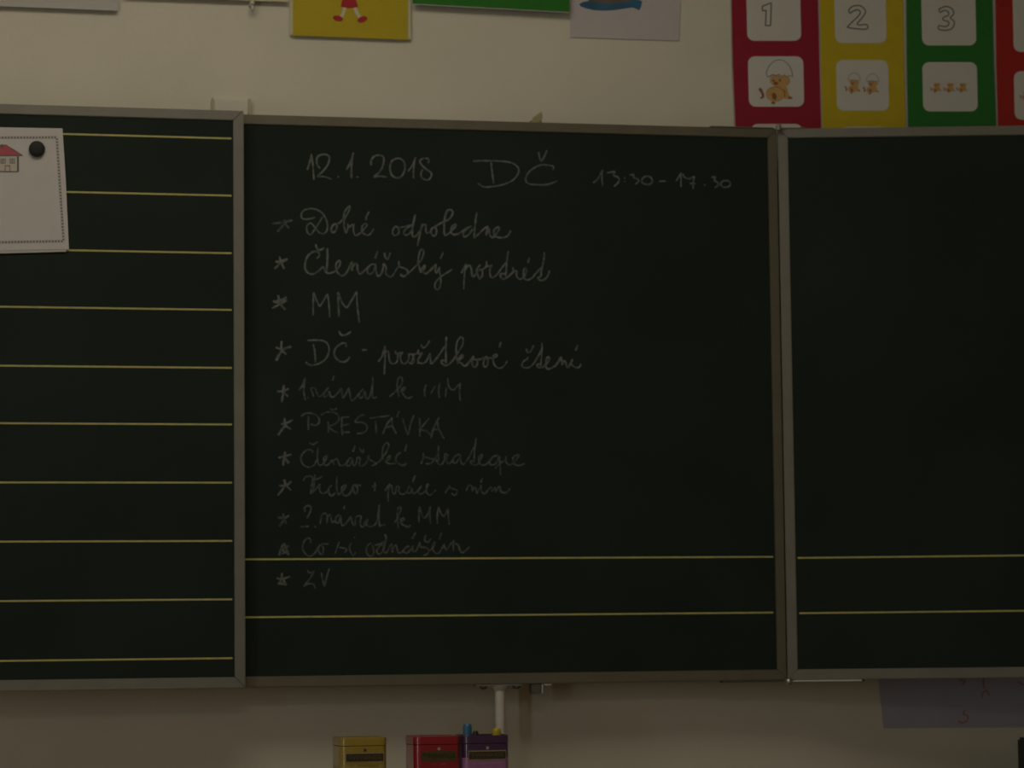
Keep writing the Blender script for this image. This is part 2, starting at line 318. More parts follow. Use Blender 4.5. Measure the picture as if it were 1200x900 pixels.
# chalk writing, traced stroke by stroke: (label, faint?, [(x0, y0, strokes in tenths of a pixel)])
S = {}
WRITING = [
 ('chalk date "12.1.2018"', 0, [(350,170,"100,290 120,230 150,110/145,100 165,230 178,410/250,275 215,220 215,150 260,115 320,112 360,140 345,220 290,300 215,370/215,372 300,370 385,400/455,370 475,372/560,290 600,210 645,85/640,90 620,230 618,390/670,372 700,375"),
   (430,170,"50,240 50,180 90,130 150,120 195,145 190,230 150,310 75,375/75,378 140,365 230,375/350,155 290,190 270,270 290,350 350,385 410,360 445,280 435,200 390,160 350,155/480,310 530,240 570,145/568,140 548,260 545,390/715,215 725,170 680,155 625,175 630,220 690,280 755,330 740,390 695,410 640,380 635,320 655,285")]),
 ('large chalk letters "DČ"', 0, [(545,170,"305,200 315,300 335,450/95,190 200,185 320,185 480,195 580,225 630,290 600,370 530,430 420,470 300,490 220,490 150,450/1030,290 1030,250 950,235 880,235 790,280 730,340 710,410 750,455 850,465 950,465 1020,445 1080,420/860,80 875,150 895,185 930,130 960,60")]),
 ('chalk time "13:30-17.30"', 0, [(685,180,"100,345 160,290 210,190/210,190 203,280 212,385/260,225 355,210/355,210 335,260/335,262 390,275 405,310 385,350 345,385/465,285 478,287/465,325 478,327/525,250 580,245/580,245 570,280/570,280 625,300 630,330 595,358/730,262 685,285 670,330 710,358 760,360 795,325 775,280 730,262/870,325 950,322"),
   (750,180,"420,325 450,280 485,225/480,225 480,300 480,395/505,235 520,275 580,295 635,265/635,262 625,330 622,415/580,352 655,352/748,368 766,368/835,280 880,275 865,315/865,315 910,340 915,370 875,400/1000,315 955,330 950,370 990,395 1040,385 1060,350 1030,320 1000,315")]),
 ('chalk words "Dobré odpoledne"', 0, [(315,235,"545,195 480,215 400,215 380,170 410,115 500,95 590,120 650,180 685,270 680,350 640,390 590,375 545,320 490,265 445,300 450,370 490,400 530,350 590,260 630,190/795,270 750,290 730,340 750,375 785,350 800,290 770,270/780,285 830,260 875,210/875,210 890,130 945,65 940,120 900,190 880,260 890,340 905,380 925,330 925,270/925,275 940,310 985,275/1000,270 990,330 1010,405 1060,390 1110,340 1150,290 1130,270 1095,300 1095,370 1150,405 1190,390 1230,330/1175,130 1145,185 1140,235"),
   (390,235,"740,295 705,340 705,395 745,405 775,370 765,320 740,300 770,315 850,305 930,280/930,290 860,330 830,380 860,405 910,370 945,270 965,160/965,165 940,280 930,370 940,425 980,410 1020,360/1020,370 1050,270/1050,270 1020,400 990,535/1030,330 1060,285 1090,290 1090,350 1110,385 1160,350"),
   (490,235,"215,295 160,330 150,370 175,415 205,400 215,350 190,300/190,310 240,280 310,240/310,250 380,200 405,140 385,108 345,115 320,170 305,260 305,400/305,410 360,385 440,300 430,280 395,310 385,370 420,400 490,380 560,330 620,300/625,300 570,330 530,380 540,425 590,400 640,330/690,135 670,250 655,440/655,445 700,400 780,325 820,300/820,305 795,390/790,410 835,330/830,325 840,400 870,435 910,400 950,330 930,312 890,350 895,410 950,435 1020,430 1060,400 1085,350")]),
 ('chalk words "Čtenářský portrét"', 0, [(315,283,"560,200 595,160 570,120 510,125 450,180 425,260 430,330 470,375 530,380 600,330 640,290/550,30 560,75 595,100 650,75/685,75 688,180 680,300 670,370/640,295 665,355 710,372 780,345 830,280 835,230 805,235 785,290 810,370 870,400 920,350 970,240/975,235 975,345/975,310 1010,260 1035,270 1040,330 1065,380 1110,350 1180,290"),
   (430,283,"90,265 40,275 5,340 20,380 60,370 90,320 100,260/125,115 95,200/98,260 110,370 140,405 180,350 195,255/195,260 225,300/230,300 220,370 260,410 300,400 350,320 380,290/205,130 215,185 245,205 275,130/375,225 378,290 440,315 480,350 460,395 420,410 390,380/440,405 500,360 590,270/590,270 640,210 665,130 650,90 620,120 600,230 615,310 630,370/630,330 680,280 665,330 640,345 690,375 740,340 810,265/810,265 800,340 820,365 850,300/855,295 850,350 865,420 860,520 825,565 795,530 810,470 870,410 940,365 1000,325/895,125 860,205"),
   (530,283,"105,370 165,260/165,260 145,360 133,560/145,340 190,280 220,310 235,410 270,390 300,340/330,270 290,320 295,380 320,435 350,400 350,340 310,330/310,340 370,320 410,275/400,230 410,290 470,275/470,275 440,330 445,400 470,425 520,390 580,310 640,230/655,110 640,230 630,350 625,410/625,380 570,380 565,410 595,440 650,415 700,370 735,345/710,300 720,345 760,350 750,390 780,440 830,425 870,350 865,315 840,330 835,410 870,450 930,430 990,360 1050,300/905,190 885,250/1080,125 1070,230 1045,340 1040,410/1040,410 1005,425 1030,455 1080,445 1120,400 1140,340")]),
 ('chalk capitals "MM" on a line of their own', 0, [(315,330,"525,125 520,250 520,395/525,125 560,220 595,295/595,295 640,225 690,140/690,140 705,280 715,420/810,120 815,260 822,415/810,120 860,250 915,310/915,310 970,220 1030,115/1030,110 1035,260 1060,485")]),
 ('chalk words "DČ - prožitkové čtení"', 0, [(315,383,"520,200 540,290 545,420/450,160 550,155 640,165 695,210 705,290 670,370 600,425 510,450 455,435 435,410/905,240 905,200 870,190 800,230 765,300 790,370 850,410 910,400 950,350/820,50 850,95 900,95 965,55/1090,272 1150,270"),
   (430,383,"130,410 180,340 210,230/212,225 210,400 203,560/215,300 250,290 265,400 310,435 355,400 360,310/330,280 350,315 420,295/420,295 390,350 410,420 450,430 490,380 490,310/490,320 540,330 530,400 510,430/490,420 540,430 550,380 540,330 590,310 600,270/600,265 610,320 655,300/655,305 600,380 600,435/600,410 640,430 690,410 730,330 740,310/740,310 750,440/755,440 830,350 915,225/930,115 925,250 925,430/925,400 870,395 890,440 940,450 1000,400 1050,330/635,205 655,245 700,220 735,160"),
   (530,383,"50,330 120,210 125,140 100,120 60,170 45,250 50,350 65,440/60,400 110,330 125,350 70,400 110,430 150,460 200,410 250,340/250,340 235,400 240,460 275,470 295,420 280,380/240,380 320,380 380,355/390,350 365,420 375,470 410,450 415,390 390,350 430,365 480,365/480,370 525,340 510,320 480,350 490,440 550,485 610,455 645,395/570,180 550,245"),
   (600,383,"185,355 175,380 145,395 115,440 135,475 200,475 260,420 320,320 350,260/165,255 185,300 220,285 255,215/350,185 350,280 335,460/335,440 295,440 310,475 370,465 430,400 435,355 405,370 395,440 410,490 460,485 520,440 575,350/575,350 590,450/590,430 620,400 650,480 690,420 710,380/710,375 690,430 740,475 790,470 805,430/770,215 745,280")]),
 ('faint chalk words "1. návrat k MM"', 1, [(315,430,"350,275 390,225 425,130/425,130 410,270 428,390/450,360 470,355/490,250 510,300 525,350/490,250 540,250 570,320 600,345 660,290 700,240/700,240 660,290 645,350 690,330 710,280/720,290 720,340 760,350 810,300 850,250/850,250 870,370/870,370 900,320 940,240/940,260 950,320 970,395 1010,370 1060,310 1110,255/1110,260 1060,310 1060,360 1100,350 1125,290 1140,370 1165,370/765,105 745,160"),
   (430,430,"70,115 65,200 40,330 10,370/70,120 65,280 70,360 120,350/265,350 320,300 380,240 415,170 400,120 365,140 355,230 375,350/380,310 430,240 450,260 410,290 450,350 490,365 535,345/695,205 675,270 680,350/750,310 800,225/855,185 840,280 850,365/930,240 920,355/945,130 960,230 1010,270 1060,225 1095,190/1095,190 1085,290 1095,400")]),
 ('chalk capitals "PŘESTÁVKA"', 1, [(315,470,"465,170 462,340/375,180 430,145 510,145 580,190 590,250 550,285 490,270/695,240 700,370/610,165 680,130 770,135 820,180 810,240 750,280 690,295/700,300 750,345 815,375/720,90 745,105 800,85/855,180 855,290 862,405/860,190 945,185/870,285 940,270/870,365 950,365/1120,160 1060,180 1005,245/1005,250 1090,250 1150,290 1140,350 1090,375 1030,380"),
   (420,470,"130,200 220,190 370,170/200,230 212,385/285,390 330,280 390,195/390,190 400,290 445,385/330,310 390,290/475,120 450,190/520,200 545,300 580,400/590,390 610,280 650,165/715,190 720,300 720,415/830,200 770,270 720,330/730,335 800,355 850,400/850,435 880,320 945,190/920,230 945,330 1005,445/870,335 940,330")]),
 ('faint chalk words "Čtenářské strategie"', 1, [(315,510,"515,210 505,180 460,170 400,210 375,280 410,350 470,375 530,350 560,290/475,90 520,108 575,75/575,145 570,280 590,350 640,330 680,260 675,240 645,270 650,340 690,350 740,290/740,290 765,350/760,300 800,280 830,350 880,350 940,290/970,260 920,300 920,360 960,340 980,270/1010,125 985,195/980,280 990,350 1020,340 1040,260 1070,280 1060,350 1100,360 1150,310 1170,240/1060,150 1100,205 1110,160"),
   (420,510,"115,235 120,280 180,310 210,335 150,360/180,350 250,300 320,210 355,120 335,90 300,120 280,200 290,290/320,290 370,240 365,280 320,310 370,335 440,330/500,200 450,240 440,300 490,345 540,350 560,325/565,105 545,190/760,205 770,250 830,270 880,290 850,330 790,335/770,240 735,335/880,290 930,230/940,120 935,220 940,290 920,290 900,260/900,280 950,345 1000,310 1015,210/1015,215 1060,240/1040,240 1030,300 1060,335 1110,290"),
   (510,510,"290,220 230,250 205,300 230,330 280,280 300,230/290,260 310,330 340,335 400,250 480,90/480,30 460,200 455,320/455,300 415,310 440,345 500,340 550,240 535,230 510,270 530,340 590,345 650,290 680,250/740,235 680,250 640,300 650,345 700,340 750,260/750,240 760,350 765,470/700,390 750,340 820,290/830,245 830,310 870,350 920,320 980,240 950,235 910,270 930,340 990,355 1050,330")]),
 ('faint chalk words "Video + práce s ním"', 1, [(315,545,"405,185 430,140 490,130 515,160 500,250 490,340/500,340 530,240 540,110/550,170 590,155 630,130/490,340 550,280 600,220/600,220 595,300 640,335 700,300/740,230 700,280 710,340 740,360 780,320/800,130 795,260 815,355/815,350 860,310 905,250 890,235 855,270 870,340 910,360 960,320 985,245/985,235 1000,320 1030,335 1040,270 1010,240/985,235 1080,238"),
   (420,545,"195,200 190,305/160,250 210,245/310,300 370,220/370,220 350,310 348,430/360,260 390,240 400,320 430,335 450,250 480,260 470,300 500,340 550,330 600,250/600,240 570,320 610,320 620,260/620,270 640,330 690,310 740,240/740,240 700,290 720,340 780,310 820,230 800,240 800,320 840,350 890,310 905,290/665,120 635,200/1065,235 1070,265 1130,285 1160,305 1130,355 1090,330/1060,260 1015,330"),
   (500,545,"465,300 490,240 530,250 530,310/530,310 570,260 590,335/590,335 620,270/650,150 635,205/635,230 640,300 680,335 720,290 750,255/750,250 770,310/770,300 800,265 810,320/810,310 850,250 870,310 920,325 960,300 975,270")]),
 ('faint chalk words "2. návrat k MM"', 1, [(315,580,"425,200 420,150 460,125 495,150 480,210 445,275/370,372 465,368/535,372 552,372/600,340 620,240 660,215 685,250 680,340/690,260 720,230 740,320 780,290/830,230 790,260 785,320 820,320 840,260/840,240 850,340 880,355 930,300 960,250/960,250 985,340 1010,350 1020,260 1080,250 1070,320 1090,375 1140,340 1160,290 1140,300 1110,350 1160,355/890,125 875,165"),
   (420,580,"110,370 180,360 220,290 245,110/245,110 240,260 250,375/250,360 315,350/420,325 460,270 500,160 485,140 460,170 455,280 470,390/480,300 520,270 535,290 490,320 540,360 590,375 610,350/715,135 708,240 710,325/715,135 745,240 775,275/775,275 810,230 845,135/840,140 835,240 845,340/940,140 925,230 925,340/940,145 970,220 1005,260/1005,260 1050,160/1050,155 1055,260 1065,350")]),
 ('chalk words "Co si odnáším" just above the upper yellow line', 1, [(315,615,"490,215 490,175 455,155 410,200 395,270 420,330 480,370 540,330 580,260/600,230 580,280 600,340 630,340 640,270 610,230 700,225/775,340 825,200/825,265 880,275 915,290 885,325/970,210 945,260 960,320 990,360 1015,320/998,145 1010,150"),
   (420,615,"150,215 110,240 90,300 110,350 150,370 180,320 165,230/190,240 260,225 310,190/310,110 325,160 300,260 290,310/290,230 240,260 215,310 240,345 290,310/300,320 330,325 370,250 390,230/390,220 400,325/400,280 440,240 460,310 490,330 540,290 590,240/600,250 550,270 530,310 570,330 620,280 640,240/630,250 640,310 680,300 720,200/720,200 730,260 780,265 820,290 810,340 760,360/820,310 870,270 900,205 870,230 870,290 910,335 950,320 1010,220/1000,240 1030,300/1035,300 1070,240 1110,190/1115,180 1110,310/670,90 630,165/790,120 775,180 815,205 850,160/975,90 950,170"),
   (500,610,"330,270 370,290 400,370 450,360 500,305")]),
 ('chalk letters "ŽV" below the upper yellow line', 1, [(315,650,"460,215 530,205/530,205 480,280 405,375/405,375 450,345 520,345 545,400/455,180 475,210 540,190/615,210 630,290 650,375/650,375 670,290 710,160")]),
]
STARS = [(315,235,"40,270 150,258 280,230/180,220 200,280 235,325/200,265 150,310 100,365",1),
 (315,283,"125,175 140,230 180,325/75,235 150,240 220,205/140,250 65,320/215,205 150,230",0),
 (315,330,"110,160 125,250/45,225 120,245 210,180/215,215 130,265 35,315/120,250 195,330/60,240 200,195",0),
 (315,383,"150,165 150,260 205,325/80,240 160,270/265,230 180,260 125,320 85,400",0),
 (315,430,"175,210 170,290 150,415/95,285 160,285 235,255/165,290 225,345",0),
 (315,470,"185,200 195,280 260,330/140,270 200,260 285,220/200,280 150,340 110,400",0),
 (315,510,"190,190 185,240 165,360/110,265 190,245 265,225/190,270 235,330",0),
 (315,545,"180,170 200,240/115,240 200,240 265,190/265,300 200,245 150,300 105,355",0),
 (315,580,"165,215 180,280 205,340/100,265 180,270 240,240/180,290 120,370",1),
 (315,615,"175,215 210,290 230,360/175,220 140,290 120,365/130,300 240,245/150,340 230,310/150,290 210,330",1),
 (315,650,"155,215 150,280/90,275 160,285 250,255/170,290 200,360/150,290 110,350/120,330 180,345",0)]
GAPS = {'chalk date "12.1.2018"': 14, 'chalk time "13:30-17.30"': 14, 'large chalk letters "DČ"': 14}
PX = 0.00153                                  # metres per pixel at the board
def chalk(name, segs, m, w, label=None):
    bm = bmesh.new()
    for x0, y0, st in segs:
        for k, pts in enumerate(parse(st, x0, y0)):
            q = smoothline([PC.sz(u, v, -.003) for u, v in pts])
            ribbon(bm, PC, q, w * random.uniform(.9, 1.1), -.003, -.0026 + k * 4e-5, jitter=.22, ramp=5e-6)
    o = obj(name, bm, m, centre)
    if label: o['label'] = label
for label, faint, segs in WRITING:
    st = []                                    # one object per written word: strokes gathered by the gaps between them
    for x0, y0, t in segs:
        for one in t.split('/'):
            us = [x0 + float(q.split(',')[0]) / 10 for q in one.split()]
            st.append([min(us), max(us), (x0, y0, one)])
    st.sort(key=lambda q: q[0]); words = []
    for a, b, q in st:
        if words and a - words[-1][0] < GAPS.get(label, 6.5): words[-1][0] = max(words[-1][0], b); words[-1][1].append(q)
        else: words.append([b, [q]])
    txt = label.split('"')[1]; names = txt.split(' ')
    for i, (_, w) in enumerate(words):
        lb = ('chalk word "%s"' % names[i]) if len(names) == len(words) else label
        chalk('chalk_word', w, M['chalk_faint'] if faint else M['chalk'], 2.1 * PX if not faint else 1.95 * PX, lb)
for x0, y0, st, faint in STARS:
    chalk('chalk_star', [(x0, y0, st)], M['chalk_faint'] if faint else M['chalk'], 2.5 * PX)

# hinges, clips, bracket, post
def hw(name, bm, m, label=None, smooth=False, parent=None):
    o = obj(name, bm, m, parent or board, smooth)
    if label: o['label'] = label
    return o
hp = Vector((0.0005, -.010, 0))
bm = bmesh.new(); lathe(bm, (hp.x, hp.y, ZB + H - .004), (0, 0, 1), [(0, .0055), (.0065, .0055), (.0075, .0045), (.0095, .0045), (.0105, .002)]); hw('hinge_pin', bm, M['hinge'], smooth=False)
bm = bmesh.new(); lathe(bm, (hp.x, hp.y, ZB + .003), (0, 0, -1), [(0, .0060), (.006, .0068), (.010, .0055), (.0125, .0025)]); hw('hinge_pin', bm, M['steel'], smooth=True)
bm = bmesh.new(); prism(bm, PC, [(-.125, ZB + H), (-.006, ZB + H), (-.006, ZB + H + .002), (-.125, ZB + H + .002)], -.018, .001); hw('hinge_leaf', bm, M['alu'])
bm = bmesh.new(); prism(bm, PC, [(-.120, ZB - .003), (-.006, ZB - .003), (-.006, ZB), (-.120, ZB)], -.018, .0012); hw('hinge_leaf', bm, M['dark_steel'])
bm = bmesh.new(); prism(bm, PR, [(.006, ZB + H), (.05, ZB + H), (.05, ZB + H + .0018), (.006, ZB + H + .0018)], -.018, .0008); hw('hinge_leaf', bm, M['alu_grey'])
bm = bmesh.new(); prism(bm, PR, [(.010, ZB - .0030), (.134, ZB - .0030), (.134, ZB - .0004), (.010, ZB - .0004)], -.016, .003)
bmesh.ops.bevel(bm, geom=bm.edges[:], offset=.0005, segments=1, affect='EDGES'); hw('hinge_bar', bm, mat('bright_chrome', (.85, .85, .82), .35, metal=.6), 'bright metal bar under the right wing')
bm = bmesh.new(); prism(bm, PR, [(.134, ZB - .0034), (.139, ZB - .0034), (.139, ZB), (.134, ZB)], -.016, .002); hw('bar_end', bm, M['black'])
# support post with its flange under the centre panel
PP = Plane((0, .012, 0), 0)
def ps(u, v): return PP.sz(u, v)
xs = ps(586, 830)[0]
bm = bmesh.new(); tube(bm, (xs, .012, 0.0), (xs, .012, ZB - .006), .0088, n=28)
lathe(bm, (xs, .012, ZB - .012), (0, 0, 1), [(0, .0088), (.003, .0105), (.006, .0135), (.009, .0155)])
tube(bm, (xs, .012, 0.0), (xs, .012, .006), .05, n=28)
soften(hw('support_post', bm, M['white_metal'], 'pale round post below the middle of the board', smooth=False))
bm = bmesh.new(); x0, x1 = ps(556, 802)[0], ps(611, 802)[0]
box(bm, x0, x1, .001, .023, ZB - .0035, ZB - .0002, .0005); hw('post_bracket', bm, M['alu_grey'])
for u in (566, 604.5):
    x = ps(u, 802)[0]; bm = bmesh.new()
    lathe(bm, (x, .008, ZB - .0035), (0, 0, -1), [(0, .0070), (.0022, .0068), (.0045, .0050), (.0058, .0018)]); hw('bolt', bm, M['dark_steel'], smooth=True)
x0, x1 = ps(621, 805)[0], ps(633, 805)[0]; bm = bmesh.new()
box(bm, x0, x1, .002, .020, ZB - .0175, ZB - .0002, .0012); box(bm, x1 + .0002, x1 + .003, .002, .020, ZB - .0175, ZB - .0002, .0005, 1)
hw('clip', bm, [mat('grey_clip', (.16, .15, .12), .5, metal=.3, col2=(.07, .065, .05), scale=70), M['white_metal']], 'small grey clip under the frame right of the post')
x0, x1 = ps(636, 802)[0], ps(645, 802)[0]; bm = bmesh.new(); box(bm, x0, x1, .002, .014, ZB - .003, ZB - .0002, .0005)
box(bm, x0 + .003, x1 - .004, .001, .010, ZB - .0055, ZB - .003, .0003, 1); hw('clip', bm, [M['white_metal'], mat('rust', (.22, .09, .05), .8)])
# mounting plate seen above the joint of the left wing
MP = Plane((0, .078, 0), 0)
a = MP.sz(248, 115.5); b = MP.sz(293, 118)
bm = bmesh.new(); prism(bm, MP, [(a[0], ZB + .8), (b[0], ZB + .8), (b[0], b[1]), (a[0], a[1])], -.006, 0)
mb = hw('mounting_plate', bm, M['plate'], 'pale mounting plate above the joint of left wing and centre panel')
for u, w, v in ((247.6, 2.0, 115), (290.4, 3.4, 116.5)):
    q = MP.sz(u, v); bm = bmesh.new(); prism(bm, MP, [(q[0], ZB + .8), (q[0] + w * PX, ZB + .8), (q[0] + w * PX, q[1]), (q[0], q[1])], .0001, .006)
    obj('plate_flange', bm, M['olive_metal'], mb)
for x, z in ((-.8, ZB + .12), (-.2, ZB + .12), (-.2, ZB + .85)):
    bm = bmesh.new(); box(bm, x - .02, x + .02, .0245, WALLY, z - .02, z + .02, .001); hw('wall_bracket', bm, M['dark_steel'])

# ------------------------------------------------------------------ sheets on the left wing
def dec(bm, pl, pts, d, mi, th=.00025): prism(bm, pl, px_poly(pl, pts, d), d - th, d, mi)
def strokes(bm, pl, st, x0, y0, k, w, d, mi, sm=True, closed=False):
    for pts in parse(st, x0, y0, k):
        q = [pl.sz(u, v, d) for u, v in pts]
        if sm: q = smoothline(q, 4)
        ribbon(bm, pl, q, w, d - .00025, d, mi, closed)
bm = bmesh.new(); prism(bm, PL, px_poly(PL, [(-35, 152), (73, 151.5), (77.5, 295), (-35, 298)], 0), .0002, .0006)
tag(obj('paper_sheet', bm, M['grey_paper']), 'second sheet peeking out below the white sheet with the house picture', 'paper')
pt = empty('paper_sheet')
tag(pt, 'white sheet with red-roofed house and ornamental border, held by a magnet on the left wing', 'paper')
bm = bmesh.new(); prism(bm, PL, px_poly(PL, [(-35, 148), (0, 149.2), (73.2, 150.5), (77, 210), (80.8, 292.2), (40, 292.8), (-35, 294.5)], .001), .0010, .0014)
obj('sheet', bm, M['white_paper'], pt)
bm = bmesh.new()
# chain border: two thin lines with short links between them
def border(p, q):
    n = int(math.hypot(q[0] - p[0], q[1] - p[1]) / 3.6); ux, uy = (q[0] - p[0]) / n, (q[1] - p[1]) / n
    l = math.hypot(ux, uy); nx, ny = -uy / l, ux / l
    for s in (-1.15, 1.15):
        ribbon(bm, PL, [PL.sz(p[0] + nx * s, p[1] + ny * s, .0017), PL.sz(q[0] + nx * s, q[1] + ny * s, .0017)], .6 * PX, .0014, .0017, 1)
    for i in range(n):
        x, y = p[0] + ux * (i + .5), p[1] + uy * (i + .5)
        dec(bm, PL, ell(x, y, 1.15, 1.1, 0, 8), .00165, 0)
border((-35, 161.5), (66.5, 161)); border((66.5, 161), (74.5, 282.5)); border((74.5, 282.5), (-35, 284.5))
obj('border_print', bm, [M['outline'], M['outline_light']], pt)
bm = bmesh.new(); k = 6.0
def hp_(pts): return [(x / k, 150 + y / k) for x, y in pts]
dec(bm, PL, hp_([(-110, 198), (130, 198), (130, 305), (-110, 305)]), .0016, 0)
dec(bm, PL, hp_([(-150, 195), (-60, 118), (5, 125), (40, 118), (158, 192), (60, 198)]), .0018, 1)
dec(bm, PL, hp_([(5, 115), (22, 115), (22, 140), (5, 140)]), .0020, 3)
for x0 in (-50, 4, 68): dec(bm, PL, hp_([(x0, 216), (x0 + 36, 216), (x0 + 36, 250), (x0, 250)]), .0018, 3)
for x0 in (-50, 4, 68):
    for a, b in ((3, 16), (19, 33)): dec(bm, PL, hp_([(x0 + a, 220), (x0 + b, 220), (x0 + b, 246), (x0 + a, 246)]), .0020, 4)
dec(bm, PL, hp_([(33, 262), (72, 262), (72, 305), (33, 305)]), .0018, 2); dec(bm, PL, hp_([(39, 268), (66, 268), (66, 303), (39, 303)]), .0020, 0)
dec(bm, PL, hp_([(120, 200), (133, 200), (133, 304), (120, 304)]), .0019, 3)
strokes(bm, PL, "-150,195 -60,118/-60,118 5,122 40,118/40,118 100,155 160,193/160,193 -150,197/-110,306 130,307", 0, 150, 6, 1.0 * PX, .0021, 3, sm=False)
obj('house_print', bm, [mat('pale_house_ink', (.52, .48, .40), .8), M['roof_ink'], mat('door_ink', (.30, .10, .10), .8), M['outline'], M['outline_light']], pt)
c = PL.sz(43.3, 174.5, .006); bm = bmesh.new()
lathe(bm, PL.p(c[0], c[1], .0015), PL.n, [(0, .0135), (.005, .0138), (.0075, .0125), (.0088, .009), (.0092, .005), (.0093, .001)], 32)
tag(obj('magnet', bm, M['magnet'], smooth=False), 'round black magnet holding the house sheet on the left wing', 'magnet')

# ------------------------------------------------------------------ things on the wall above
class Tilt(Plane):
    """plane leaning out from the wall: depth grows below z1"""
    def __init__(s, d_bot, z_bot, d_top, z_top):
        Plane.__init__(s, (0, WALLY, 0), 0); s.a = (d_bot - d_top) / (z_bot - z_top); s.b = d_bot - s.a * z_bot
    def at(s, u, v, d=0.0):
        r = ray(u, v)                       # y = WALLY - (a z + b) - d
        k = (WALLY - s.b - d - s.a * CAM.z - CAM.y) / (r.y + s.a * r.z)
        return CAM + r * k
    def sz(s, u, v, d=0.0):
        p = s.at(u, v, d); return p.x, p.z
    def p(s, a, z, d=0.0): return Vector((a, WALLY - (s.a * z + s.b) - d, z))
ZT = PW.at(600, 20).z
def sheet(bm, pl, pts, mi=0, th=.0004): prism(bm, pl, px_poly(pl, pts, th), 0, th, mi)
def tl(d): return Tilt(d, ZT, .0003, ZT + .22)
pl = tl(.010); bm = bmesh.new(); sheet(bm, pl, [(-90, 4), (0, 7.2), (138.5, 12.6), (137.2, -110), (-90, -120)])
tag(obj('poster_sheet', bm, M['grey_paper']), 'pale grey sheet on the wall in the top left corner', 'paper')
pl = tl(.012); bm = bmesh.new(); sheet(bm, pl, [(146, -4.5), (338, 2.4), (337, -130), (145, -130)])
tag(obj('poster_sheet', bm, M['cream']), 'cream sheet whose lower edge just shows left of the yellow poster', 'paper')
bm = bmesh.new(); c = PW.at(294.2, 8)
lathe(bm, (c.x, WALLY, c.z + .003), (0, -1, 0), [(0, .005), (.004, .005), (.006, .003), (.014, .003), (.016, .0045), (.019, .0045), (.021, .002)], 20)
lathe(bm, (c.x + .0005, WALLY - .016, c.z + .001), (0, 0, -1), [(0, .0028), (.006, .0034), (.010, .003), (.0125, .0012)], 16)
tag(obj('wall_hook', bm, M['white_metal'], smooth=True), 'small white hook on the wall left of the yellow poster', 'hook')
# yellow poster
pl = tl(.006); t = empty('yellow_poster'); tag(t, 'yellow poster with red skirt and shoes of a drawn figure', 'poster')
bm = bmesh.new(); sheet(bm, pl, [(339.5, 40.5), (481.5, 46), (480.5, -150), (338.5, -150)]); obj('laminate', bm, M['cream'], t)
bm = bmesh.new(); prism(bm, pl, px_poly(pl, [(343.2, 41.6), (478.0, 46.6), (478.4, -148), (343.2, -148)], .001), .0004, .001); obj('sheet', bm, M['yellow_sheet'], t)
bm = bmesh.new()
def q6(pts): return [(330 + x / 6, y / 6) for x, y in pts]
dec(bm, pl, q6([(435, 46), (460, 50), (448, 85), (434, 122), (410, 116), (424, 80)]), .0013, 1)
dec(bm, pl, q6([(500, 52), (525, 48), (542, 85), (560, 118), (538, 126), (516, 90)]), .0013, 1)
dec(bm, pl, q6([(415, 45), (428, -10), (440, -180), (510, -180), (520, -10), (538, 48), (505, 55), (475, 57), (440, 52)]), .0016, 0)
dec(bm, pl, q6(ell(396, 129, 36, 19, 14)), .0018, 0); dec(bm, pl, q6(ell(568, 136, 36, 20, -20)), .0018, 0)
obj('figure_print', bm, [M['red_ink'], M['skin_ink']], t)
# green sheet
pl = tl(.016); bm = bmesh.new(); sheet(bm, pl, [(483.5, 4.8), (575, 9.6), (667, 14.4), (668, -130), (484, -130)])
prism(bm, pl, px_poly(pl, [(483.5, 5.3), (667, 15.1), (667, 14.2), (483.5, 4.4)], .0006), .0004, .0007, 1)
tag(obj('green_poster', bm, [M['green_sheet'], M['laminate_edge']]), 'dark green sheet between the yellow poster and the white drawing', 'poster')
# white drawing with blue
pl = tl(.0015); t = empty('drawing_sheet'); tag(t, 'white sheet with a blue painted shape, right of the green sheet', 'drawing')
bm = bmesh.new(); sheet(bm, pl, [(668, 43.5), (732, 45.8), (795.5, 47.6), (797.6, 0), (803, -150), (669.5, -150)]); obj('sheet', bm, M['drawing_paper'], t)
bm = bmesh.new()
def q8(pts): return [(660 + x / 8, y / 8) for x, y in pts]
dec(bm, pl, q8([(150, 40), (180, 20), (240, 8), (300, -10), (640, -10), (720, 0), (740, 15), (732, 60), (712, 98), (690, 85), (650, 70), (560, 82), (480, 95), (380, 100), (300, 97), (220, 80), (165, 60)]), .0007, 0)
dec(bm, pl, q8([(235, 2), (290, 18), (370, 32), (450, 36), (540, 26), (640, 4), (700, -120), (450, -220), (250, -120)]), .0010, 1)
obj('painted_shape', bm, [M['blue_ink'], M['grey_ink']], t)
# scrap of tape above the frame
SP = Plane((0, .016, 0), 0); bm = bmesh.new()
prism(bm, SP, px_poly(SP, [(622, 142.5), (625, 137.5), (634.5, 130.7), (635.8, 136), (634.5, 142), (633, 144), (622.5, 144)], 0), 0, .0004)
prism(bm, SP, px_poly(SP, [(632.8, 141), (634.8, 141), (634.8, 146), (632.8, 146)], .0006), .0004, .001, 1)
prism(bm, SP, px_poly(SP, [(621, 141.5), (622.6, 141.5), (622.4, 144.5), (620.8, 144.5)], .0006), .0004, .001, 1)
tag(obj('paper_scrap', bm, [M['scrap'], M['chick_dark']]), 'torn yellowed paper scrap sticking up above the middle of the board frame', 'paper')

